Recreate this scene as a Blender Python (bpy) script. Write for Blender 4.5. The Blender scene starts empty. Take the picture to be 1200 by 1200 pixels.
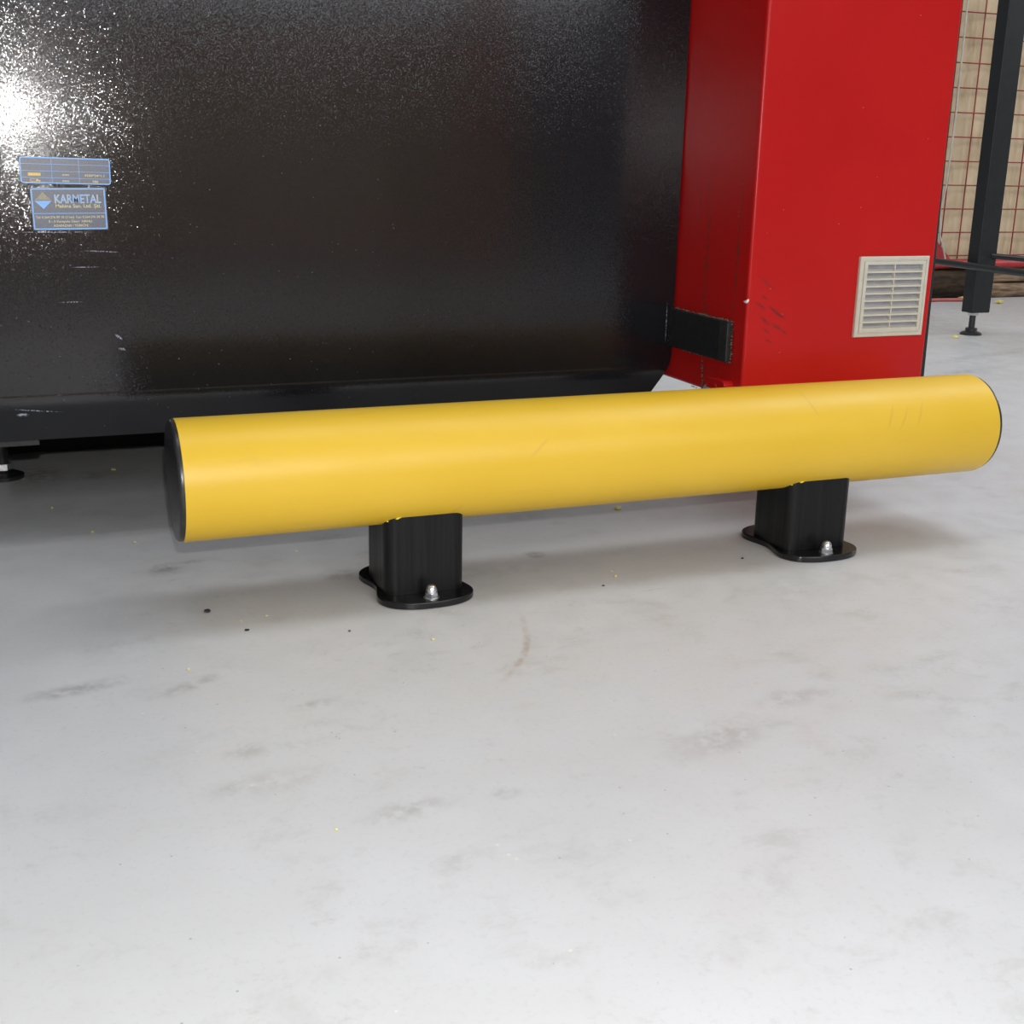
import bpy, bmesh, math, random
from mathutils import Vector, Matrix
random.seed(7)
R=math.radians
S=bpy.context.scene
COL=S.collection
# ---------------------------------------------------------------- camera, world, lights, exposure
CAM=Vector((-0.19945,-1.96922,0.73110))
cd=bpy.data.cameras.new('camera'); cam=bpy.data.objects.new('camera',cd); COL.objects.link(cam)
cd.sensor_fit='HORIZONTAL'; cd.sensor_width=36.0; cd.lens=1440/1200*36.0; cd.clip_start=0.02; cd.clip_end=200
_y,_p,_r=R(21.798197),R(16.038132),R(1.119515)
fw=Vector((math.sin(_y)*math.cos(_p),math.cos(_y)*math.cos(_p),-math.sin(_p)))
rt=Vector((math.cos(_y),-math.sin(_y),0)); up=rt.cross(fw)
rt2=rt*math.cos(_r)+up*math.sin(_r); up2=-rt*math.sin(_r)+up*math.cos(_r)
m3=Matrix((rt2,up2,-fw)).transposed()
cam.matrix_world=Matrix.Translation(CAM)@m3.to_4x4()
S.camera=cam
W=bpy.data.worlds.new('hall_daylight'); S.world=W; W.use_nodes=True
bg=W.node_tree.nodes['Background']; bg.inputs[0].default_value=(0.86,0.90,1.0,1); bg.inputs[1].default_value=0.2
def light(name,kind,loc,target,energy,color,**k):
    l=bpy.data.lights.new(name,kind); l.energy=energy; l.color=color
    for a,b in k.items(): setattr(l,a,b)
    o=bpy.data.objects.new(name,l); COL.objects.link(o); o.location=loc
    d=Vector(target)-Vector(loc); o.rotation_euler=d.to_track_quat('-Z','Y').to_euler()
    return o
# the built-in flash just above the lens, the hall's window and skylight, and added fill lights for rack and crate
light('camera_flash','POINT',CAM+Vector((0.01,-0.02,0.125)),(0,0,0),74,(1.0,0.985,0.965),shadow_soft_size=0.012)
cool=(0.93,0.97,1.0)
light('side_window','AREA',(5.0,0.35,4.5),(1.3,-0.1,0.1),34,cool,shape='RECTANGLE',size=1.1,size_y=1.1)
light('skylight_near','AREA',(2.8,-2.2,4.8),(1.0,-0.4,0),24,cool,shape='RECTANGLE',size=4.5,size_y=2.2)
light('skylight_middle','AREA',(0.8,0.1,5),(0.8,0.1,0),46,cool,shape='RECTANGLE',size=4,size_y=1.2)
light('skylight_right','AREA',(2.9,0.3,4.5),(1.4,0.1,0),40,cool,shape='RECTANGLE',size=3,size_y=1.6)
light('skylight_far','AREA',(1.5,2.6,5.5),(1.5,0,0),105,cool,shape='RECTANGLE',size=6,size_y=2)
light('hall_door','AREA',(1.5,-6,3.0),(0.8,0,0),185,(0.92,0.96,1.0),shape='RECTANGLE',size=5,size_y=2.5)
light('rack_fill','SPOT',(1.5,-2.9,3.6),(1.6,-5.0,.6),330,(1.0,.93,.82),spot_size=R(75),spot_blend=.6,shadow_soft_size=.15)  # added spot, no known lamp: lights the rack so its mirror image shows
light('crate_fill','AREA',(9.0,1.0,3.2),(5.0,4.0,0.6),110,cool,shape='RECTANGLE',size=2.0,size_y=1.5)  # added fill from out of view, brightens the cardboard in the back crate
S.view_settings.view_transform='Standard'; S.view_settings.look='None'
S.view_settings.gamma=1.0; S.view_settings.use_curve_mapping=False
S.view_settings.exposure=0.0
# ---------------------------------------------------------------- material helpers
class NT:
    def __init__(s,name,rough=.5,color=(.5,.5,.5),metal=0,spec=.5):
        s.m=bpy.data.materials.new(name); s.m.use_nodes=True; s.t=s.m.node_tree
        s.b=s.t.nodes['Principled BSDF']; s.L=s.t.links
        s.b.inputs['Roughness'].default_value=rough; s.b.inputs['Metallic'].default_value=metal
        s.b.inputs['Base Color'].default_value=(*color,1); s.b.inputs['Specular IOR Level'].default_value=spec
        s._c=None
    def n(s,t,**k):
        o=s.t.nodes.new(t)
        for a,b in k.items(): setattr(o,a,b)
        return o
    def co(s):
        if not s._c:
            s._c=s.n('ShaderNodeNewGeometry').outputs['Position']
        return s._c
    def setin(s,sock,v):
        if isinstance(v,bpy.types.NodeSocket): s.L.new(v,sock)
        elif isinstance(v,(tuple,list)) and len(v)==3 and sock.type=='RGBA': sock.default_value=(*v,1)
        else: sock.default_value=v
    def math(s,op,a,b=None,c=None,clamp=False):
        o=s.n('ShaderNodeMath',operation=op,use_clamp=clamp); s.setin(o.inputs[0],a)
        if b is not None: s.setin(o.inputs[1],b)
        if c is not None: s.setin(o.inputs[2],c)
        return o.outputs[0]
    def mapr(s,v,a,b,c=0.,d=1.,smooth=True):
        o=s.n('ShaderNodeMapRange'); o.interpolation_type='SMOOTHSTEP' if smooth else 'LINEAR'
        for i,x in enumerate((v,a,b,c,d)): s.setin(o.inputs[i],x)
        return o.outputs[0]
    def mapping(s,loc=(0,0,0),rot=(0,0,0),sc=(1,1,1),kind='POINT',vec=None):
        o=s.n('ShaderNodeMapping',vector_type=kind); s.L.new(vec or s.co(),o.inputs[0])
        o.inputs[1].default_value=loc; o.inputs[2].default_value=rot; o.inputs[3].default_value=sc
        return o.outputs[0]
    def noise(s,scale,detail=4,rough=.55,sc=(1,1,1),loc=(0,0,0),dist=0):
        o=s.n('ShaderNodeTexNoise'); s.L.new(s.mapping(loc,(0,0,0),sc),o.inputs['Vector'])
        o.inputs['Scale'].default_value=scale; o.inputs['Detail'].default_value=detail; o.inputs['Roughness'].default_value=rough
        o.inputs['Distortion'].default_value=dist
        return o.outputs['Fac']
    def specks(s,scale,size,keep,sc=(1,1,1)):
        o=s.n('ShaderNodeTexVoronoi'); s.L.new(s.mapping((0,0,0),(0,0,0),sc),o.inputs['Vector']); o.inputs['Scale'].default_value=scale
        d=s.math('LESS_THAN',o.outputs['Distance'],size)
        sp=s.n('ShaderNodeSeparateColor'); s.L.new(o.outputs['Color'],sp.inputs[0])
        return s.math('MULTIPLY',d,s.math('LESS_THAN',sp.outputs[0],keep))
    def blob(s,loc,rot,sc,soft=.5):
        v=s.mapping(loc,rot,sc,'TEXTURE'); l=s.n('ShaderNodeVectorMath',operation='LENGTH'); s.L.new(v,l.inputs[0])
        return s.mapr(l.outputs['Value'],soft,1.0,1.,0.)
    def mix(s,f,a,b):
        o=s.n('ShaderNodeMix',data_type='RGBA'); s.setin(o.inputs[0],f); s.setin(o.inputs[6],a); s.setin(o.inputs[7],b)
        return o.outputs[2]
    def col(s,v): s.setin(s.b.inputs['Base Color'],v)
    def rough(s,v): s.setin(s.b.inputs['Roughness'],v)
    def bump(s,h,strength=.2,dist=.001):
        o=s.n('ShaderNodeBump'); o.inputs['Strength'].default_value=strength; o.inputs['Distance'].default_value=dist
        s.setin(o.inputs['Height'],h); s.L.new(o.outputs[0],s.b.inputs['Normal'])
def simple(name,color,rough=.5,metal=0,var=.12,scale=30,spec=.5,bump=0):
    k=NT(name,rough,color,metal,spec); n=k.noise(scale,3)
    k.col(k.mix(k.mapr(n,.3,.7),tuple(c*(1-var) for c in color),tuple(min(1,c*(1+var)) for c in color)))
    if bump: k.bump(n,bump,.001)
    return k.m
# --- floor: painted concrete with scuffs, crumbs and tyre marks
k=NT('painted_concrete',.42)
base=k.mix(k.mapr(k.noise(1.1,3),.3,.7),(.53,.527,.522),(.58,.582,.592))
st=k.math('MULTIPLY',k.mapr(k.noise(11,7,.72,(.8,1.0,1),(2,1,0),.3),.50,.72),k.mapr(k.noise(2.6,2,.5,(1,1,1),(5,2,0)),.36,.60,.12,1.))
st2=k.math('MULTIPLY',k.mapr(k.noise(30,6,.75,(.8,.9,1),(7,3,0)),.55,.72),k.mapr(k.noise(3.5,2,.5,(1,1,1),(1,7,0)),.42,.62))
base=k.mix(k.math('MULTIPLY',st2,.38),base,(.34,.325,.30))
base=k.mix(k.math('MULTIPLY',st,.42),base,(.36,.345,.32))
fine=k.mapr(k.noise(130,5,.7,(.8,.8,1)),.52,.70); base=k.mix(k.math('MULTIPLY',fine,.22),base,(.38,.37,.36))
lt=k.mapr(k.noise(5,4,.6,(1,.9,1),(9,9,0)),.58,.75); base=k.mix(k.math('MULTIPLY',lt,.15),base,(.66,.67,.70))
# arc-shaped rusty tyre mark
v=k.mapping((-.05,.10,0),(0,0,0),(1,1,1)); l=k.n('ShaderNodeVectorMath',operation='LENGTH'); k.L.new(v,l.inputs[0])
ring=k.mapr(k.math('ABSOLUTE',k.math('SUBTRACT',k.math('ADD',l.outputs['Value'],k.mapr(k.noise(8,2),0,1,-.004,.004)),.489)),.001,.009,1.,0.)
sec=k.blob((.49,-.33,0),(0,0,0),(.17,.19,1),.3)
base=k.mix(k.math('MULTIPLY',k.math('MULTIPLY',ring,sec),k.mapr(k.noise(40,3),.4,.6,.15,.55)),base,(.36,.27,.20))
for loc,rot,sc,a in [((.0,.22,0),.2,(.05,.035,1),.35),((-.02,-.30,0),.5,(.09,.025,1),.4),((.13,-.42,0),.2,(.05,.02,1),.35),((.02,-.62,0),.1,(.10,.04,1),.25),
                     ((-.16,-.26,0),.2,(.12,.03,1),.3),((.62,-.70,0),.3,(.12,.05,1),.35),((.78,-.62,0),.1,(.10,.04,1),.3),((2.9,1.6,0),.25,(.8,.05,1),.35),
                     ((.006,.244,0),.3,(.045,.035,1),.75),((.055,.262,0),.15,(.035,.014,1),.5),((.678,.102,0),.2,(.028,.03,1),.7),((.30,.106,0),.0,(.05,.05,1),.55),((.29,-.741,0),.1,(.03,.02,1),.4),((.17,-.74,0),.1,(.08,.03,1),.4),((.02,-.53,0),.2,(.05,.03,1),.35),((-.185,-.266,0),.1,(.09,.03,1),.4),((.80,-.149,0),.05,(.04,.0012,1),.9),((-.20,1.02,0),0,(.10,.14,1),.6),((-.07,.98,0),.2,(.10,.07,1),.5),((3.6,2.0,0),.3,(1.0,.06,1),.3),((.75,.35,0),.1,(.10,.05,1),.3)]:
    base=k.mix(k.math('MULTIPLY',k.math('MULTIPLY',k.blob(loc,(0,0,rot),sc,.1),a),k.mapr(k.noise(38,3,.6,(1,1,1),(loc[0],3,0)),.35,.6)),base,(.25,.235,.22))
base=k.mix(k.math('MULTIPLY',k.specks(38,.055,.35),.55),base,(.20,.19,.18))
base=k.mix(k.math('MULTIPLY',k.specks(21,.05,.25,(1,1.1,1)),.6),base,(.70,.68,.55))
k.col(base); k.rough(k.mapr(k.noise(14,3),.3,.7,.34,.52)); k.bump(k.noise(160,3),.12,.0006); M_floor=k.m
# --- black powder coated sheet with dust and scratches
k=NT('black_machine_paint',.11,spec=.42)
c=k.mix(k.mapr(k.noise(2.5,3),.35,.65),(.0065,.0068,.0085),(.010,.0102,.012))
dust=k.math('MAXIMUM',k.specks(42,.06,.22,(1,.01,1.0)),k.specks(85,.10,.12,(1,.01,1.3)))
near=k.mapr(k.n('ShaderNodeSeparateXYZ').outputs[0],0,1) if False else k.blob((-.2,.45,.62),(0,0,0),(1.6,9,.75),.0)
c=k.mix(k.math('MULTIPLY',k.math('MULTIPLY',dust,k.mapr(near,.1,.9,.12,.9)),.55),c,(.22,.25,.30))
for x,z,w,h,rot in [(-.13,.588,.075,.0013,0),(-.055,.553,.035,.0014,.05),(-.115,.462,.024,.0013,0),(-.085,.525,.03,.001,0),(-.19,.262,.05,.0013,.12),(-.215,.255,.012,.004,0),(-.035,.395,.010,.003,.7),(-.03,.372,.009,.003,.2),(1.1415,.385,.0014,.05,0),(1.128,.39,.0012,.05,0)]:
    sm=k.math('MULTIPLY',k.blob((x,.45,z),(0,rot,0),(w,9,h),.4),k.mapr(k.noise(300,2),.42,.58))
    c=k.mix(k.math('MULTIPLY',sm,.8),c,(.45,.47,.55))
k.col(c); # grainy powder coat: each tiny cell faces a slightly different way, so a lamp glints in it
vo=k.n('ShaderNodeTexVoronoi'); k.L.new(k.mapping(),vo.inputs['Vector']); vo.inputs["Scale"].default_value=880
v1=k.n('ShaderNodeVectorMath',operation='SUBTRACT'); k.L.new(vo.outputs['Color'],v1.inputs[0]); v1.inputs[1].default_value=(.5,.5,.5)
vq=k.n('ShaderNodeVectorMath',operation='MULTIPLY'); k.L.new(v1.outputs[0],vq.inputs[0]); k.L.new(v1.outputs[0],vq.inputs[1])
vc=k.n('ShaderNodeVectorMath',operation='MULTIPLY'); k.L.new(v1.outputs[0],vc.inputs[0]); k.L.new(vq.outputs[0],vc.inputs[1])
v2=k.n('ShaderNodeVectorMath',operation='MULTIPLY'); k.L.new(vc.outputs[0],v2.inputs[0]); v2.inputs[1].default_value=(.62,.62,.62)
gm=k.n('ShaderNodeNewGeometry'); v3=k.n('ShaderNodeVectorMath',operation='ADD'); k.L.new(v2.outputs[0],v3.inputs[0]); k.L.new(gm.outputs['Normal'],v3.inputs[1])
v4=k.n('ShaderNodeVectorMath',operation='NORMALIZE'); k.L.new(v3.outputs[0],v4.inputs[0]); k.L.new(v4.outputs[0],k.b.inputs['Normal'])
k.rough(.12); M_black=k.m
M_under=simple('dark_underside',(.006,.006,.006),.8)
# --- yellow polyethylene pipe
k=NT('yellow_polyethylene',.40,spec=.45)
c=k.mix(k.mapr(k.noise(5,3,.5,(.5,1,1)),.3,.7),(.73,.46,.028),(.77,.495,.040))
c=k.mix(k.math('MULTIPLY',k.mapr(k.noise(30,4,.6,(.35,1,1.4)),.60,.75),.18),c,(.62,.36,.03))
for x,z,rot in [(1.33,.27,.5),(1.36,.265,.6),(1.40,.272,.5),(1.16,.30,-.4),(.60,.26,.9),(.45,.15,.8)]:
    c=k.mix(k.math('MULTIPLY',k.blob((x,-.09,z),(0,rot,0),(.004,.3,.035),.1),.30),c,(.50,.30,.05))
k.col(c); k.rough(k.mapr(k.noise(6,2),.3,.7,.36,.46)); k.bump(k.noise(70,2,.5,(.1,1,1)),.05,.0005); M_yellow=k.m
M_burr=simple('yellow_burr',(.85,.75,.06),.6)
# --- black polyethylene posts
k=NT('black_polyethylene',.36,spec=.26)
k.col(k.mix(k.mapr(k.noise(25,3,.5,(6,6,.15)),.35,.65),(.0045,.0047,.005),(.0085,.0088,.0095)))
k.rough(k.mapr(k.noise(40,2,.5,(4,4,.1)),.3,.7,.30,.44)); k.bump(k.noise(120,2,.5,(3,3,.03)),.18,.0006); M_post=k.m
k=NT('black_cap_plastic',.30,spec=.5); k.col(k.mix(k.mapr(k.noise(60,4),.3,.7),(.018,.018,.019),(.030,.030,.031))); k.bump(k.noise(220,2),.08,.0005); M_cap=k.m
k=NT('glossy_black_plate',.2,spec=.5); k.col(k.mix(k.mapr(k.noise(60,4),.3,.7),(.004,.004,.0045),(.008,.008,.0085))); k.bump(k.noise(250,2),.06,.0004); M_plate=k.m
M_zinc=simple('zinc_plated_steel',(.75,.76,.79),.34,1.0,.06,80)
# --- red enamel
k=NT('red_enamel',.27,spec=.27)
c=k.mix(k.mapr(k.noise(2.2,3),.3,.7),(.43,.0065,.0065),(.48,.010,.009))
for x,z,w,h,rot in [(1.182,.510,.018,.0022,.5),(1.195,.498,.016,.002,.55),(1.19,.472,.014,.002,.5),(1.183,.455,.020,.003,.6),(1.215,.445,.024,.0028,.62),(1.228,.436,.020,.0022,.5),(1.195,.425,.020,.003,.65),(1.222,.413,.026,.003,.5),(1.20,.404,.016,.002,.6),(1.24,.402,.016,.002,.5),(1.205,.385,.012,.0018,.5)]:
    c=k.mix(k.math('MULTIPLY',k.blob((x,.159,z),(0,rot,0),(w*1.15,.03,h*1.7),.1),k.mapr(k.noise(60,3),.38,.6,.25,.85)),c,(.11,.020,.018))
# grime on the side facing the machine
for y,z,w,h in [(.330,.50,.007,.24),(.338,.66,.004,.10),(.208,.54,.005,.20),(.318,.40,.008,.10),(.325,.58,.006,.16),(.306,.30,.010,.05),(.205,.60,.006,.16),(.212,.44,.004,.05),(.37,.62,.004,.10)]:
    c=k.mix(k.math('MULTIPLY',k.blob((1.149,y,z),(0,0,0),(.02,w,h),.2),k.mapr(k.noise(190,4,.7),.49,.57,0,.9)),c,(.045,.04,.025))
c=k.mix(k.math('MULTIPLY',k.specks(60,.05,.10),.6),c,(.70,.45,.42))
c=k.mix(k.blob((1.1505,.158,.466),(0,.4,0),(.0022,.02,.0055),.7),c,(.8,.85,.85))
k.col(c); k.bump(k.noise(420,2),.10,.0004); M_red=k.m
M_weld=simple('grimy_weld_bead',(.09,.095,.065),.5,0,.5,300,bump=.5)
M_brk=simple('dirty_black_steel',(.012,.012,.013),.55,0,.3,60,bump=.2)
M_vent=simple('beige_vent_plastic',(.56,.54,.46),.42,0,.04,40)
M_seal=simple('dark_rubber_seal',(.006,.010,.010),.6)
M_navy=simple('dark_blue_sticker_film',(.085,.095,.135),.35,0,.2,400)
M_blue=simple('light_blue_sticker_print',(.17,.42,.86),.35,0,.05,300)
M_cream=simple('cream_sticker_print',(.62,.56,.28),.4,0,.05,300)
M_gold=simple('yellow_sticker_print',(.75,.52,.08),.4,0,.05,300)
M_olive=simple('olive_logo_print',(.30,.27,.18),.4,0,.35,700)
M_grey=simple('machine_grey_steel',(.012,.013,.014),.42,0,.15,25,bump=.05)
M_rail=simple('dark_green_grey_rail',(.022,.024,.024),.30,0,.15,25)
M_redwire=simple('red_coated_wire',(.26,.045,.035),.5,0,.2,20)
M_redbar=simple('red_crate_bar',(.40,.025,.028),.5,0,.2,10)
k=NT('cardboard',.8,spec=.2)
c=k.mix(k.mapr(k.noise(2.5,4,.6),.3,.7),(.50,.38,.24),(.66,.52,.35)); c=k.mix(k.math('MULTIPLY',k.mapr(k.noise(8,4,.6,(2.5,1,.5)),.5,.75),.5),c,(.28,.20,.12))
k.col(c); k.bump(k.noise(5,3,.6,(2,1,.6)),.5,.02); M_card=k.m
k=NT('weathered_timber',.75,spec=.25)
c=k.mix(k.mapr(k.noise(7,5,.65,(.6,3,5)),.35,.65),(.10,.062,.036),(.36,.25,.16)); k.col(c); k.bump(k.noise(14,4,.6,(.4,3,3)),.6,.01); M_wood=k.m
k=NT('dark_bark_timber',.8,spec=.25)
c=k.mix(k.mapr(k.noise(5,5,.65,(.6,3,3)),.35,.7),(.008,.006,.004),(.075,.046,.024)); k.col(c); k.bump(k.noise(14,4,.6,(.4,3,3)),.6,.01); M_bark=k.m
M_chip=simple('pale_yellow_shaving',(.72,.62,.20),.7); M_crumb=simple('black_crumb',(.02,.02,.02),.7)
M_cordr=simple('red_cord',(.42,.10,.09),.5); M_cablew=simple('pale_cable',(.50,.48,.42),.5)
M_orange=simple('orange_rack_paint',(.75,.26,.05),.4)
M_wall=simple('plaster_wall',(.42,.37,.30),.8,0,.1,2)
# ---------------------------------------------------------------- object helpers
def link(name,me,parent=None,loc=None):
    o=bpy.data.objects.new(name,me); COL.objects.link(o)
    if parent is not None: o.parent=parent
    if loc is not None: o.location=loc
    return o
def fin(name,bm,mat,parent=None,smooth=None,bevel=0,seg=2):
    bmesh.ops.recalc_face_normals(bm,faces=bm.faces)
    me=bpy.data.meshes.new(name); bm.to_mesh(me); bm.free(); me.materials.append(mat)
    if smooth is not None:
        for p in me.polygons: p.use_smooth=True
        me.set_sharp_from_angle(angle=R(smooth))
    o=link(name,me,parent)
    if bevel:
        b=o.modifiers.new('bevel','BEVEL'); b.width=bevel; b.segments=seg; b.limit_method='ANGLE'; b.angle_limit=R(35)
        me.set_sharp_from_angle(angle=R(30))
        for p in me.polygons: p.use_smooth=True
        b.harden_normals=True
    return o
def box(bm,x0,x1,y0,y1,z0,z1):
    v=[bm.verts.new((x,y,z)) for z in (z0,z1) for y in (y0,y1) for x in (x0,x1)]
    for f in ((0,1,3,2),(4,6,7,5),(0,4,5,1),(2,3,7,6),(0,2,6,4),(1,5,7,3)): bm.faces.new([v[i] for i in f])
def prism(bm,pts,ax,a,b,top=None):
    # pts 2-D outline, extruded along axis ax from a to b
    def P(p,h):
        return {0:(h,p[0],p[1]),1:(p[0],h,p[1]),2:(p[0],p[1],h)}[ax]
    A=[bm.verts.new(P(p,a)) for p in pts]
    B=[bm.verts.new(P(p,top(p) if top else b)) for p in pts]
    n=len(pts)
    bm.faces.new(A); bm.faces.new(B)
    for i in range(n): bm.faces.new((A[i],A[(i+1)%n],B[(i+1)%n],B[i]))
def lathe(bm,prof,n=48,c=(0,0,0),axis='z'):
    # prof: (r,h); closed at both ends when r==0
    rings=[]
    def P(r,h,a):
        u,w=r*math.cos(a),r*math.sin(a)
        return (c[0]+u,c[1]+w,c[2]+h) if axis=='z' else (c[0]+h,c[1]+u,c[2]+w) if axis=='x' else (c[0]+u,c[1]+h,c[2]+w)
    for r,h in prof:
        rings.append([bm.verts.new(P(0,h,0))] if r<1e-7 else [bm.verts.new(P(r,h,2*math.pi*i/n)) for i in range(n)])
    for A,B in zip(rings,rings[1:]):
        for i in range(n):
            j=(i+1)%n
            if len(A)==1 and len(B)==1: continue
            if len(A)==1: bm.faces.new((A[0],B[i],B[j]))
            elif len(B)==1: bm.faces.new((A[i],A[j],B[0]))
            else: bm.faces.new((A[i],A[j],B[j],B[i]))
def tube(bm,pts,r,n=10):
    pts=[Vector(p) for p in pts]; rings=[]
    for i,p in enumerate(pts):
        d=(pts[min(i+1,len(pts)-1)]-pts[max(i-1,0)]).normalized()
        a=d.cross(Vector((0,0,1))) if abs(d.z)<.9 else d.cross(Vector((0,1,0)))
        a.normalize(); b=d.cross(a)
        rings.append([bm.verts.new(p+(a*math.cos(2*math.pi*q/n)+b*math.sin(2*math.pi*q/n))*r) for q in range(n)])
    for A,B in zip(rings,rings[1:]):
        for q in range(n): bm.faces.new((A[q],A[(q+1)%n],B[(q+1)%n],B[q]))
    bm.faces.new(rings[0]); bm.faces.new(rings[-1])
def BM(): return bmesh.new()
def tag(o,label,cat,group=None):
    o['label']=label; o['category']=cat
    if group: o['group']=group
    return o
def thing(name,loc,label,cat,group=None):
    o=link(name,None,None,loc); o.empty_display_size=.1
    return tag(o,label,cat,group)
def adopt(root):
    # children were modelled in world coordinates: keep them there
    inv=Matrix.Translation(-Vector(root.location))
    for c in root.children: c.matrix_parent_inverse=inv
def struct(name,bm,mat):
    o=fin(name,bm,mat); o['kind']='structure'; return o
# ---------------------------------------------------------------- setting
b=BM(); box(b,-9,14,-9,5.0,-.1,0); struct('floor',b,M_floor)
b=BM(); box(b,3.2,14,5.0,5.15,-.1,4.2); struct('wall_back',b,M_wall)
# ---------------------------------------------------------------- yellow guard rail
HA,PR,LEN=.2249,.1,1.6
guard=thing('guard_rail',(.8,0,0),'yellow round plastic guard rail on two black bolted posts','guard rail')
b=BM(); n=128
lathe(b,[(.090,.009),(.0996,.009),(.1,.0096),(.1,LEN-.0096),(.0996,LEN-.009),(.090,LEN-.009),(.090,.009)],n,(0,0,HA),'x')
pipe=fin('pipe',b,M_yellow,guard,30)
for s,x in ((1,0),(-1,LEN)):
    b=BM(); pr=[(0,0),(.0930,0),(.0962,.0009),(.0978,.0028),(.0985,.0050),(.0985,.0088),(.089,.0095),(.0885,.03),(0,.03)]
    lathe(b,[(r,s*h) for r,h in pr],128,(x,0,HA),'x')
    fin('end_cap',b,M_cap,guard,40)
def rrect(hx,hy,r,n=8):
    o=[]
    for cx,cy,a0 in ((hx-r,hy-r,0),(-hx+r,hy-r,90),(-hx+r,-hy+r,180),(hx-r,-hy+r,270)):
        for i in range(n+1):
            a=R(a0+90*i/n); o.append((cx+r*math.cos(a),cy+r*math.sin(a)))
    return o
def subdiv(pts,st=.006):
    o=[]
    for i,p in enumerate(pts):
        q=pts[(i+1)%len(pts)]; d=math.dist(p,q); m=max(1,int(d/st))
        for j in range(m): o.append((p[0]+(q[0]-p[0])*j/m,p[1]+(q[1]-p[1])*j/m))
    return o
def plate_outline():
    # dog-bone plan: round lobe front and back, waist beside the post
    h=[]
    wmax,wa=.0845,.0735; yc=.062; ye=.116
    for i in range(15):
        t=i/15; y=yc*t; h.append((wa+(wmax-wa)*(3*t*t-2*t**3),y))
    for i in range(25):
        a=R(90*i/24); h.append((wmax*math.cos(a)**.80 if i<24 else 0,yc+(ye-yc)*math.sin(a)))
    q1=h; q2=[(-x,y) for x,y in reversed(h[:-1])]
    top=q1+q2
    return top+[(x,-y) for x,y in reversed(top[1:-1])]
for X in (.4063,1.2051):
    b=BM(); sec=subdiv(rrect(.0705,.0655,.020))
    # top follows the underside of the pipe
    prism(b,sec,2,.011,0,top=lambda p:HA-math.sqrt(PR**2-p[1]**2)+.0006)
    bmesh.ops.translate(b,verts=b.verts,vec=(X,0,0))
    post=fin('support_post',b,M_post,guard,28)
    b=BM(); prism(b,plate_outline(),2,0,.012); bmesh.ops.translate(b,verts=b.verts,vec=(X,0,0))
    pl=fin('base_plate',b,M_plate,post,bevel=.0025,seg=4)
    for s in (-1,1):
        b=BM(); cy=s*.094
        lathe(b,[(0,.012),(.0135,.012),(.0135,.0132),(0,.0132)],24,(X,cy,0))
        hexp=[(.0118*math.cos(R(60*i+12)),.0118*math.sin(R(60*i+12))) for i in range(6)]
        prism(b,[(X+p,cy+q) for p,q in hexp],2,.0132,.0215)
        lathe(b,[(0,.0213),(.0098,.0213),(.0098,.0255),(.0088,.0300),(.0064,.0335),(.0030,.0352),(0,.0355)],24,(X,cy,0))
        o=fin('dome_nut',b,M_zinc,post,30)
        if s==1 and X<.5: o['label']='zinc dome nut on the back lobe'
    # melted burr where post meets pipe
    b=BM()
    for i in range(14):
        px=-.0705+.004+i*.0016; py=-.0655+max(0,(.018-(i*.0016)))*.5
        zz=HA-math.sqrt(PR**2-py**2)
        bmesh.ops.create_icosphere(b,subdivisions=1,radius=random.uniform(.0008,.0017),matrix=Matrix.Translation((X+px,py-.0012,zz+random.uniform(-.0003,.0006))))
    o=fin('weld_burr',b,M_burr,post,60); o['label']='bright yellow burr along the joint'
adopt(guard)
# ---------------------------------------------------------------- black machine
MY=.45; FZ=.292; BZ=.203; XR=1.145; XL=-2.2; ZT=2.3; YB=1.75
mach=thing('black_machine',(-.5,1.0,0),'large black sheet metal machine with blue stickers standing behind the yellow rail','machine')
b=BM()
# front sheet bent under at the skirt, right lower corner cut off
fr=[(XL,ZT),(XL,FZ),(XR-.005,FZ),(XR,FZ+.018),(XR+.002,ZT)]
def sheet(b,pts,yf,th):
    A=[b.verts.new((x,yf(z),z)) for x,z in pts]; B=[b.verts.new((x,yf(z)+th,z)) for x,z in pts]
    b.faces.new(A); b.faces.new(B)
    for i in range(len(pts)): j=(i+1)%len(pts); b.faces.new((A[i],A[j],B[j],B[i]))
sheet(b,fr,lambda z:MY,.006)
fin('front_panel',b,M_black,mach)
b=BM()
N=7; cols=[]
prof=[(MY,FZ+.0005),(MY-.0001,FZ-.0006),(MY-.0003,FZ-.0022),(MY-.0004,FZ-.0040),(MY-.0004,FZ-.0055)]
for i in range(1,N+1):
    a=R(16*i/N); prof.append((prof[-1][0]+math.sin(a)*.0035,prof[-1][1]-math.cos(a)*.0035))
y0,z0=prof[-1]; prof.append((y0+math.tan(R(16))*(z0-BZ),BZ))
def xr(z): return XR-.005-(FZ-z)*.58
rows=[]
for off in (0,.005):
    rows.append([[b.verts.new((x,y+off,z)) for x in (XL,xr(z))] for y,z in prof])
F,K=rows
for i in range(len(prof)-1):
    b.faces.new((F[i][0],F[i][1],F[i+1][1],F[i+1][0])); b.faces.new((K[i][0],K[i+1][0],K[i+1][1],K[i][1]))
    for e in (0,1): b.faces.new((F[i][e],F[i+1][e],K[i+1][e],K[i][e]))
b.faces.new((F[0][0],K[0][0],K[0][1],F[0][1])); b.faces.new((F[-1][0],F[-1][1],K[-1][1],K[-1][0]))
fin('skirt',b,M_black,mach,40)
b=BM(); box(b,XL,XR-.07,MY+.05,YB,BZ+.03,ZT); fin('body',b,M_under,mach)
b=BM(); box(b,XL,.85,1.26,YB,0,BZ+.03); fin('plinth',b,M_under,mach)
b=BM(); box(b,-.60,-.190,MY+.028,MY+.22,BZ-.012,BZ-.001); fin('mounting_plate',b,M_brk,mach,bevel=.001)
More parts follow.
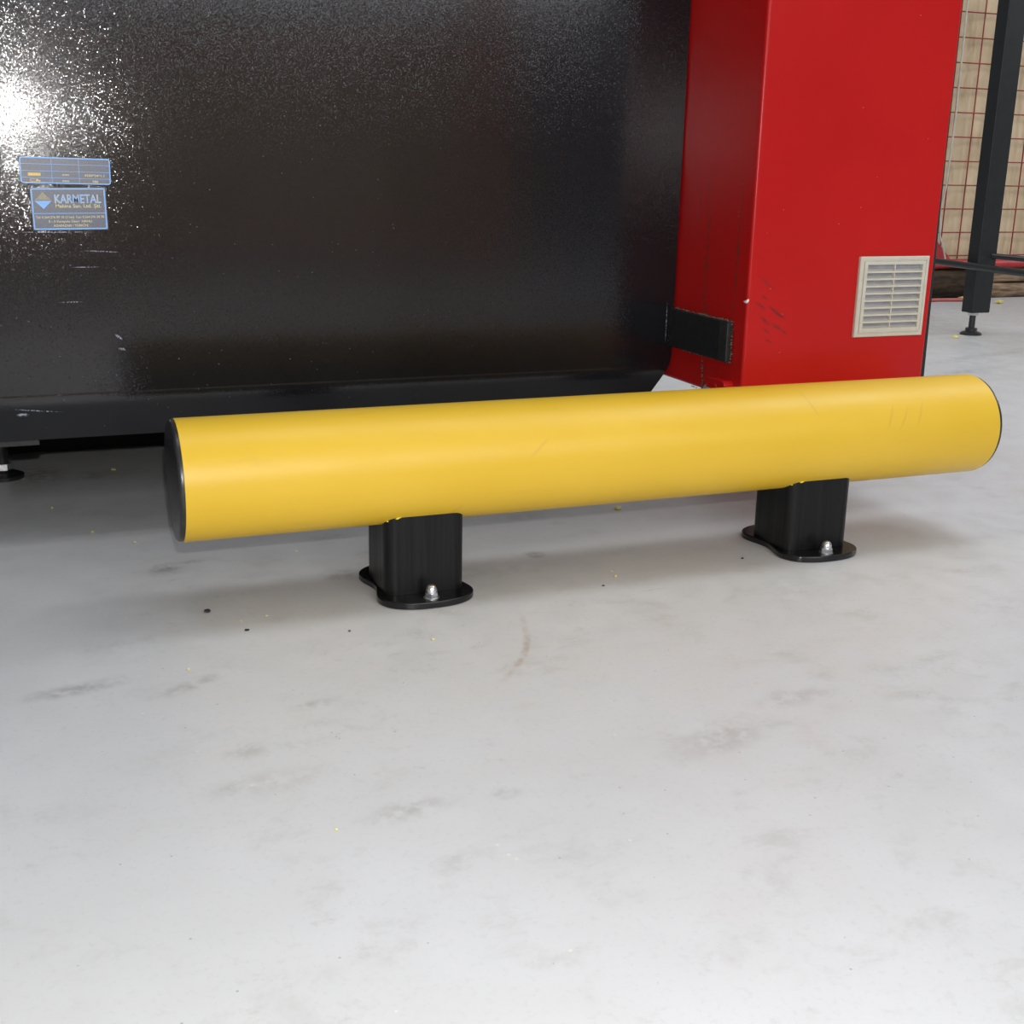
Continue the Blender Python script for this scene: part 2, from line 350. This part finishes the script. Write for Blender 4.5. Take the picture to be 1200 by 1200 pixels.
b=BM(); fx,fy=-.272,1.02
lathe(b,[(0,0),(.045,0),(.045,.008),(.030,.014),(.014,.016),(.014,.235),(0,.235)],24,(fx,fy,0)); fin('levelling_foot',b,M_grey,mach,35)
b=BM(); lathe(b,[(0,.020),(.020,.020),(.020,.034),(0,.034)],6,(fx,fy,0)); fin('foot_nut',b,M_zinc,mach)
X0=1.149
b=BM(); box(b,X0-.013,X0-.0005,.204,MY+.004,.337,.419); fin('side_bracket',b,M_brk,mach,bevel=.0015)
b=BM(); box(b,X0-.0142,X0-.0005,.2045,.236,.3385,.4175); fin('bracket_pad',b,simple('grey_green_steel',(.022,.025,.023),.5,0,.3,80,bump=.3),mach,bevel=.0012)
def bead(name,pts,parent,mat=M_weld,r=.0030,step=.0045):
    b=BM()
    for p,q in zip(pts,pts[1:]):
        p,q=Vector(p),Vector(q); m=int((q-p).length/step)
        for i in range(m+1):
            if random.random()<.12: continue
            c=p.lerp(q,i/max(1,m)); rr=r*random.uniform(.5,1.15)
            bmesh.ops.create_icosphere(b,subdivisions=1,radius=rr,matrix=Matrix.Translation(c+Vector([random.uniform(-.0012,.0012) for _ in range(3)]))@Matrix.Rotation(random.random()*3,4,'X'))
    return fin(name,b,mat,parent,60)
o=bead('weld_bead',[(X0-.003,.445,.420),(X0-.003,.203,.419),(X0-.003,.202,.336),(X0-.003,.40,.335)],mach); o['label']='rough grimy weld bead round the bracket'
o=bead('weld_bead',[(XR-.006,MY-.001,.42),(XR-.010,MY-.001,.34)],mach,M_black,.0022,.006)
# stickers -------------------------------------------------------
def rr2(x0,x1,z0,z1,r,n=5):
    return [(p[0]+(x0+x1)/2,p[1]+(z0+z1)/2) for p in rrect((x1-x0)/2,(z1-z0)/2,r,n)]
def flat(name,pts,y,th,mat,parent,tilt=None):
    b=BM(); prism(b,pts,1,y,y-th)
    if tilt: bmesh.ops.rotate(b,verts=b.verts,cent=tilt[0],matrix=Matrix.Rotation(tilt[1],3,'Y'))
    return fin(name,b,mat,parent)
def frame(name,x0,x1,z0,z1,r,w,y,th,mat,parent,extra=(),tilt=None):
    b=BM(); A=rr2(x0,x1,z0,z1,r); B=rr2(x0+w,x1-w,z0+w,z1-w,max(r-w,.0003)); n=len(A)
    L=[[b.verts.new((p[0],yy,p[1])) for p in P] for yy in (y,y-th) for P in (A,B)]
    a0,b0,a1,b1=L
    for i in range(n):
        j=(i+1)%n
        b.faces.new((a1[i],a1[j],b1[j],b1[i])); b.faces.new((a0[i],a0[j],b0[j],b0[i]))
        b.faces.new((a0[i],a0[j],a1[j],a1[i])); b.faces.new((b0[i],b0[j],b1[j],b1[i]))
    for e in extra: box(b,e[0],e[1],y-th,y,e[2],e[3])
    if tilt: bmesh.ops.rotate(b,verts=b.verts,cent=tilt[0],matrix=Matrix.Rotation(tilt[1],3,'Y'))
    return fin(name,b,mat,parent)
def text(name,body,x,z,size,width,y,mat,parent,offset=0,tilt=None,align='CENTER'):
    cu=bpy.data.curves.new('lettering','FONT'); cu.body=body; cu.size=size; cu.align_x=align; cu.extrude=.00006; cu.offset=offset; cu.resolution_u=3
    t=bpy.data.objects.new('lettering',cu); COL.objects.link(t); bpy.context.view_layer.update()
    me=bpy.data.meshes.new_from_object(t.evaluated_get(bpy.context.evaluated_depsgraph_get())); bpy.data.objects.remove(t); bpy.data.curves.remove(cu)
    xs=[v.co.x for v in me.vertices]; w=max(xs)-min(xs); mid=(max(xs)+min(xs))/2; k=width/w if width else 1
    for v in me.vertices:
        v.co=Vector((x+(v.co.x-mid)*k,y-v.co.z,z+v.co.y))
    if tilt: me.transform(Matrix.Translation(tilt[0])@Matrix.Rotation(tilt[1],4,'Y')@Matrix.Translation(-Vector(tilt[0])))
    me.materials.clear(); me.materials.append(mat); me.name=name
    return link(name,me,parent)
Y=MY
sx0,sx1,sz0,sz1=-.1685,-.0400,.5910,.6655
tl=((sx0,Y,sz0),R(-.6))
st=flat('sticker',rr2(sx0,sx1,sz0,sz1,.002),Y-.0001,.0003,M_navy,mach,tl); st['label']='blue framed sticker with triangle logo and address'
yy=Y-.0004
zs=.6205
frame('sticker_border',sx0+.0012,sx1-.0012,sz0+.0012,sz1-.0012,.003,.0022,yy,.0001,M_blue,st,[(sx0+.002,sx1-.002,zs-.0006,zs+.0006)],tl)
flat('logo_triangle',[(-.1612,.6440),(-.1340,.6440),(-.1478,.6575)],yy,.0001,M_olive,st,tl)['label']='olive upward triangle'
flat('logo_triangle',[(-.1620,.6425),(-.1335,.6425),(-.1478,.6283)],yy,.0001,M_blue,st,tl)['label']='light blue downward triangle'
text('lettering','KARMETAL',-.0885,.6385,.0215,.0795,yy,M_cream,st,.0003,tl)
text('lettering','KARMETAL',-.0885,.6390,.0203,.0775,yy-.00015,M_blue,st,0,tl)
text('lettering','Makina San. Ltd. Şti.',-.0885,.6305,.0085,.078,yy,M_cream,st,.0001,tl)
text('lettering','Tel: 0.264.276 09 10 (3 hat)  Fax: 0.264.276 50 70',-.1042,.6120,.0058,.117,yy,M_cream,st,.00005,tl)
text('lettering','E - 5 Karayolu Üzeri  HANLI',-.1042,.6045,.0058,.074,yy,M_cream,st,.00005,tl)
text('lettering','ADAPAZARI / TÜRKİYE',-.1042,.5970,.0058,.060,yy,M_cream,st,.00005,tl)
tx0,tx1,tz0,tz1=-.1830,-.0300,.6735,.7190
t2=((tx0,Y,tz0),R(.8))
s2=flat('sticker',rr2(tx0,tx1,tz0,tz1,.005),Y-.0001,.0003,M_navy,mach,t2); s2['label']='dark data table sticker above the logo sticker'
frame('table_lines',tx0,tx1,tz0,tz1,.005,.0020,yy,.0001,M_blue,s2,[(tx0+.001,tx1-.001,z-.0003,z+.0003) for z in (.6835,.6950,.7070)]+[(x-.0003,x+.0003,tz0+.001,tz1-.001) for x in (-.130,-.084)],t2)
flat('sheet_symbol',[(-.170,.6865),(-.149,.6865),(-.149,.6915),(-.170,.6915)],yy,.0001,M_gold,s2,t2)
text('lettering','mm',-.107,.6875,.006,.011,yy,M_cream,s2,.00005,t2)
text('lettering','mm',-.107,.6768,.006,.011,yy,M_cream,s2,.00005,t2)
text('lettering','4550*34*1.1',-.058,.6870,.006,.034,yy,M_cream,s2,.00005,t2)
text('lettering','380',-.057,.6765,.006,.010,yy,M_cream,s2,.00005,t2)
b=BM()
for a in [(-.168,-.1665,.6765,.6815),(-.168,-.163,.6765,.6775),(-.168,-.163,.6805,.6815),(-.163,-.155,.6765,.6772),(-.157,-.1535,.6775,.6812),(-.1535,-.150,.6765,.679),(-.163,-.1585,.6808,.6815)]: box(b,a[0],a[1],yy-.0001,yy,a[2],a[3])
bmesh.ops.rotate(b,verts=b.verts,cent=t2[0],matrix=Matrix.Rotation(t2[1],3,'Y')); fin('machine_symbol',b,M_gold,s2)
adopt(mach)
# ---------------------------------------------------------------- red cabinet
cab=thing('red_cabinet',(1.375,.40,0),'glossy red steel cabinet with a beige louvre vent beside the black machine','cabinet')
CY=.159; CX1=1.602; CZ=.262; CT=2.1; CB=.70
b=BM(); box(b,X0,CX1,CY,CB,CZ,CT); fin('housing',b,M_red,cab,bevel=.007,seg=4)
b=BM(); prism(b,[(CX1-.003,CZ),(CX1+.0105,CZ),(CX1+.004,.75),(CX1+.002,CT),(CX1-.003,CT)],1,CY+.006,CY+.03); fin('edge_seal',b,M_seal,cab)
for fx,fy in ((1.40,.50),(1.56,.50),(1.40,.65),(1.56,.65)):
    b=BM(); lathe(b,[(0,0),(.028,0),(.028,.006),(.012,.012),(.010,.014),(.010,CZ+.01),(0,CZ+.01)],20,(fx,fy,0)); fin('foot',b,M_grey,cab,35)
b=BM(); prism(b,rr2(.190,.262,.262,.300,.010),0,X0-.022,X0+.002); 
lathe(b,[(0,-.024),(.007,-.024),(.007,-.020),(0,-.020)],16,(X0,.225,.283),'x')
fin('lifting_lug',b,M_red,cab,30,bevel=.003)
b=BM(); lathe(b,[(0,-.05),(.011,-.05),(.014,-.045),(.014,.015),(.011,.02),(0,.02)],20,(X0-.012,.255,.268),'y'); fin('grey_fitting',b,simple('grey_blue_fitting',(.30,.34,.42),.4),cab,35)
bead('sealant_smear',[(X0-.001,.320,.335),(X0-.001,.312,.264)],cab,M_weld,.0022,.004)
bead('sealant_smear',[(X0-.001,.36,.262),(X0-.001,.30,.2605)],cab,M_vent,.0022,.004)
bead('sealant_smear',[(X0-.001,.205,.69),(X0-.001,.212,.63)],cab,M_weld,.0011,.007)
# vent
vx0,vx1,vz0,vz1=1.4085,1.5825,.386,.5515
b=BM(); n=0
def ringstep(b,o,i,y0,y1):
    # rectangular ring from outline o at depth y0 to outline i at depth y1
    A=[b.verts.new((x,y0,z)) for x,z in o]; B=[b.verts.new((x,y1,z)) for x,z in i]
    for q in range(4): b.faces.new((A[q],A[(q+1)%4],B[(q+1)%4],B[q]))
def rc(m,mx=None): 
    mx=m if mx is None else mx
    return [(vx0+mx,vz0+m),(vx1-mx,vz0+m),(vx1-mx,vz1-m),(vx0+mx,vz1-m)]
ys=CY
steps=[(0,0,ys+.001),(0,0,ys-.0060),(.0015,.0015,ys-.0075),(.0070,.0070,ys-.0075),(.0075,.0075,ys-.0060),(.0095,.0095,ys-.0060),(.0100,.0100,ys-.0090),(.0165,.0175,ys-.0090),(.0165,.0175,ys-.0008)]
for (m0,n0,y0),(m1,n1,y1) in zip(steps,steps[1:]): ringstep(b,rc(m0,n0),rc(m1,n1),y0,y1)
vent=fin('vent_grille',b,M_vent,cab); vent['label']='square beige plastic louvre vent'
for m in ():
    pass
b=BM(); box(b,vx0+.016,vx1-.016,ys-.0012,ys-.0004,vz0+.015,vz1-.015); fin('back_screen',b,simple('vent_back_grey',(.27,.27,.30),.6),vent)
zi0,zi1=vz0+.0165,vz1-.0165; pitch=(zi1-zi0)/9
slat_me=None
for i in range(9):
    zc=zi0+pitch*i
    if slat_me is None:
        b=BM(); L=vx1-vx0-.035
        prism(b,[(-.0092,-.0022),(-.0092,.0016),(-.0080,.0016),(-.0014,.0052),(-.0014,.0038),(-.0078,.0004),(-.0078,-.0022)],0,-L/2,L/2)
        o=fin('slat',b,M_vent,vent); slat_me=o.data
    else: o=link('slat',slat_me,vent)
    o.location=((vx0+vx1)/2,ys,zc)
b=BM(); box(b,(vx0+vx1)/2-.0012,(vx0+vx1)/2+.0012,ys-.0078,ys-.001,zi0,zi1); fin('mullion',b,M_vent,vent)
adopt(cab)
# ---------------------------------------------------------------- dark steel frame at the right
fr=thing('steel_frame',(3.83,2.5,0),'dark grey square steel leg with black side rails on a levelling foot','machine frame')
lx0,lx1,ly0,ly1=3.782,3.884,2.452,2.522
b=BM(); box(b,lx0,lx1,ly0,ly1,.100,2.4); fin('leg',b,M_grey,fr,bevel=.004)
b=BM(); lathe(b,[(0,0),(.048,0),(.048,.006),(.040,.012),(.026,.016),(.026,.030),(.014,.032),(.014,.088),(.014,.10),(0,.10)],24,((lx0+lx1)/2-.018,2.48,0)); fin('levelling_foot',b,M_cap,fr,30)
b=BM(); lathe(b,[(.0,.088),(.024,.088),(.024,.0995),(0,.0995)],6,((lx0+lx1)/2-.018,2.48,0)); o=fin('lock_nut',b,M_zinc,fr)
b=BM(); tube(b,[(3.745,3.06,.315),(3.73,2.718,.315),(3.699,2.012,.311),(3.66,1.2,.308)],.0150,16); o=fin('rail',b,M_rail,fr,40)
b=BM(); tube(b,[(3.862,2.456,.353),(3.966,2.295,.345),(4.35,1.70,.335)],.0125,16); fin('rail',b,M_rail,fr,40)
b=BM(); box(b,3.63,3.69,1.17,1.23,.0,2.4); fin('leg',b,M_grey,fr,bevel=.004)
b=BM(); box(b,4.33,4.39,1.66,1.72,.0,2.4); fin('leg',b,M_grey,fr,bevel=.004)
adopt(fr)
# ---------------------------------------------------------------- mesh crate full of cardboard, on timbers
cr=thing('mesh_crate',(5.9,4.0,.17),'red wire mesh crate lined with brown cardboard in the back right','crate')
Yc=3.80
cx0,cx1,cz0,cz1=4.32,8.1,.172,2.4
b=BM(); 
N=40; A=[]
for i in range(N+1):
    x=cx0+.02+(cx1-cx0-.04)*i/N; A.append((x,Yc+.035+.012*math.sin(i*1.9)+random.uniform(-.008,.008)))
prism(b,A+[(cx1-.02,Yc+.9),(cx0+.02,Yc+.9)],2,.215,2.3); fin('cardboard_liner',b,M_card,cr,50)
b=BM(); tube(b,[(0,0,.19),(0,0,cz1)],.0042,6); wv=None
x=4.711-.129*3
me=None
while x<cx1:
    if me is None: o=fin('wire',b,M_redwire,cr,60); me=o.data
    else: o=link('wire',me,cr)
    o.location=(x,Yc,0); x+=.129
b=BM(); tube(b,[(cx0,0,0),(cx1,0,0)],.0038,6); me=None
z=.634-.1300*3
for i in range(17):
    if me is None: o=fin('wire',b,M_redwire,cr,60); me=o.data
    else: o=link('wire',me,cr)
    o.location=(0,Yc-.006,z+.13*i)
b=BM(); pts=[(cx0+(cx1-cx0)*i/24,Yc-.02,.203-.008*abs(math.sin(i*.9))) for i in range(25)]
tube(b,pts,.026,12); fin('bottom_bar',b,M_redbar,cr,50)
b=BM(); prism(b,[(4.50,.22),(4.78,.21),(4.62,.36),(4.55,.33)],1,Yc-.035,Yc-.02); o=fin('red_cloth',b,M_redbar,cr); o['label']='red triangular flap at the crate corner'
adopt(cr)
def logmesh(name,x0,x1,y,z,ry,rz,mat,sd,label,cat,sq=2.0):
    rnd=random.Random(sd); b=BM(); n=20; m=16; rings=[]
    for i in range(m+1):
        t=i/m; x=x0+(x1-x0)*t; w=[rnd.uniform(.95,1.03) for _ in range(n)]
        ring=[]
        for q in range(n):
            a=2*math.pi*q/n; c,s_=math.cos(a),math.sin(a); e=2/sq
            ring.append(b.verts.new((x,y+math.copysign(abs(c)**e,c)*ry*w[q],max(0.0005,z+math.copysign(abs(s_)**e,s_)*rz*w[q]))))
        rings.append(ring)
    for A,B in zip(rings,rings[1:]):
        for q in range(n): b.faces.new((A[q],A[(q+1)%n],B[(q+1)%n],B[q]))
    b.faces.new(rings[0]); b.faces.new(rings[-1])
    return tag(fin(name,b,mat,None,60),label,cat)
logmesh('log',4.30,4.985,3.80,.083,.085,.080,M_bark,3,'dark brown round log under the left end of the crate','log')
logmesh('timber_beam',5.01,7.8,3.83,.042,.075,.042,M_wood,4,'pale weathered beam lying on the floor under the crate, lower one','timber',5)
logmesh('timber_beam',5.02,7.7,3.84,.125,.070,.040,M_wood,5,'pale weathered beam stacked on another, directly under the crate','timber',5)
b=BM(); tube(b,[(4.35,3.62,.012),(4.62,3.66,.010),(4.80,3.62,.012),(4.90,3.66,.02),(4.96,3.68,.05)],.010,8); tag(fin('cord',b,M_cordr,None,60),'reddish cord lying on the floor in front of the dark log','cord')
b=BM(); tube(b,[(4.655,3.735,1.6),(4.66,3.735,1.0),(4.65,3.735,.62),(4.625,3.735,.50),(4.645,3.735,.36),(4.685,3.735,.27),(4.70,3.735,.23)],.005,8); tag(fin('cable',b,M_cablew,None,60),'pale cable hanging down the left end of the red mesh crate','cable')
# orange storage rack behind the photographer (its reflection shows in the black panel)
rk=thing('storage_rack',(1.0,-5.0,0),'orange steel rack post and shelf beams, seen only mirrored in the black panel','rack')
b=BM(); box(b,2.58,2.88,-5.1,-5.0,0,3.4); fin('post',b,M_orange,rk,bevel=.004)
for z in (.16,1.30): 
    b=BM(); box(b,-.6,2.58,-5.09,-5.01,z,z+.15); fin('shelf_beam',b,M_orange,rk,bevel=.004)
b=BM(); box(b,-.55,2.50,-6.0,-5.04,.311,1.25); o=tag(fin('cardboard_carton',b,M_card,bevel=.01),'long brown cardboard carton on the lower shelf of the orange rack','carton')
b=BM(); box(b,-.90,-.60,-5.1,-5.0,0,3.4); fin('post',b,M_orange,rk,bevel=.004)
adopt(rk)
# ---------------------------------------------------------------- crumbs and shavings on the floor
def chip(name,x,y,s,mat,sd,label,cat,group=None):
    rnd=random.Random(sd); b=BM(); bmesh.ops.create_icosphere(b,subdivisions=1,radius=s)
    for v in b.verts:
        v.co=Vector((v.co.x*rnd.uniform(.6,1.5),v.co.y*rnd.uniform(.6,1.2),v.co.z*rnd.uniform(.35,.6)))
    mn=min(v.co.z for v in b.verts)
    for v in b.verts: v.co+=Vector((x,y,-mn))
    return tag(fin(name,b,mat),label,cat,group)
chip('pebble',.043,-.015,.0070,M_crumb,1,'black crumb on the floor left of the left post','crumb')
chip('pebble',.091,-.116,.0042,M_crumb,2,'smaller black crumb, nearer the camera, left of the left post','crumb')
chip('wood_chip',.971,.341,.009,M_chip,3,'pale yellow shaving on the floor just below the rail between the posts','shaving')
chip('wood_chip',4.795,3.66,.030,M_chip,4,'large pale yellow scrap on the floor before the dark log','shaving')
chip('wood_chip',4.899,3.492,.022,M_chip,5,'pale yellow scrap on the floor right of the steel leg','shaving')
chip('pebble',1.048,-.047,.0030,M_crumb,11,'black crumb on the floor just left of the right post','crumb')
chip('pebble',.244,-.172,.0026,simple('rusty_crumb',(.16,.07,.045),.7),12,'rusty brown crumb on the floor below the left post','crumb')
chip('pebble',.725,-.104,.0026,M_crumb,13,'thin dark crumb on the floor between the two posts','crumb')
for i,(x,y,sz,lab) in enumerate([
 (.768,-.065,.0026,'brightest yellow fleck on the floor between the two posts'),
 (.775,-.037,.0015,'faint yellow fleck just behind the brightest one between the posts'),
 (.25,.265,.0022,'yellow fleck under the rail between the left end and the left post'),
 (.089,-.072,.0016,'tiny yellow fleck just behind the smaller black crumb'),
 (.132,-.061,.0015,'tiny yellow fleck halfway between the black crumbs and the left post'),
 (-.017,-.244,.0017,'tiny yellow fleck alone on the floor in front of the left rail end'),
 (.359,-.249,.0022,'small yellow fleck on the floor in front of the left post'),
 (-.176,.715,.0025,'small pale fleck in the shadow, farthest left of the flecks under the machine'),
 (-.107,.51,.0025,'small pale fleck below the machine edge, middle of three left of the rail end'),
 (-.034,.415,.0022,'small pale fleck nearest the black left end cap of the rail'),
 (3.66,2.40,.012,'small yellow scrap left of the levelling foot of the steel frame'),
 (.08,-.755,.0016,'tiny yellow fleck on the open floor near the lower edge of the picture'),
 (-.029,1.018,.004,'larger pale fleck deep in the shadow under the black machine')]):
    chip('wood_chip',x,y,sz*1.4,M_chip,20+i,lab,'shaving')
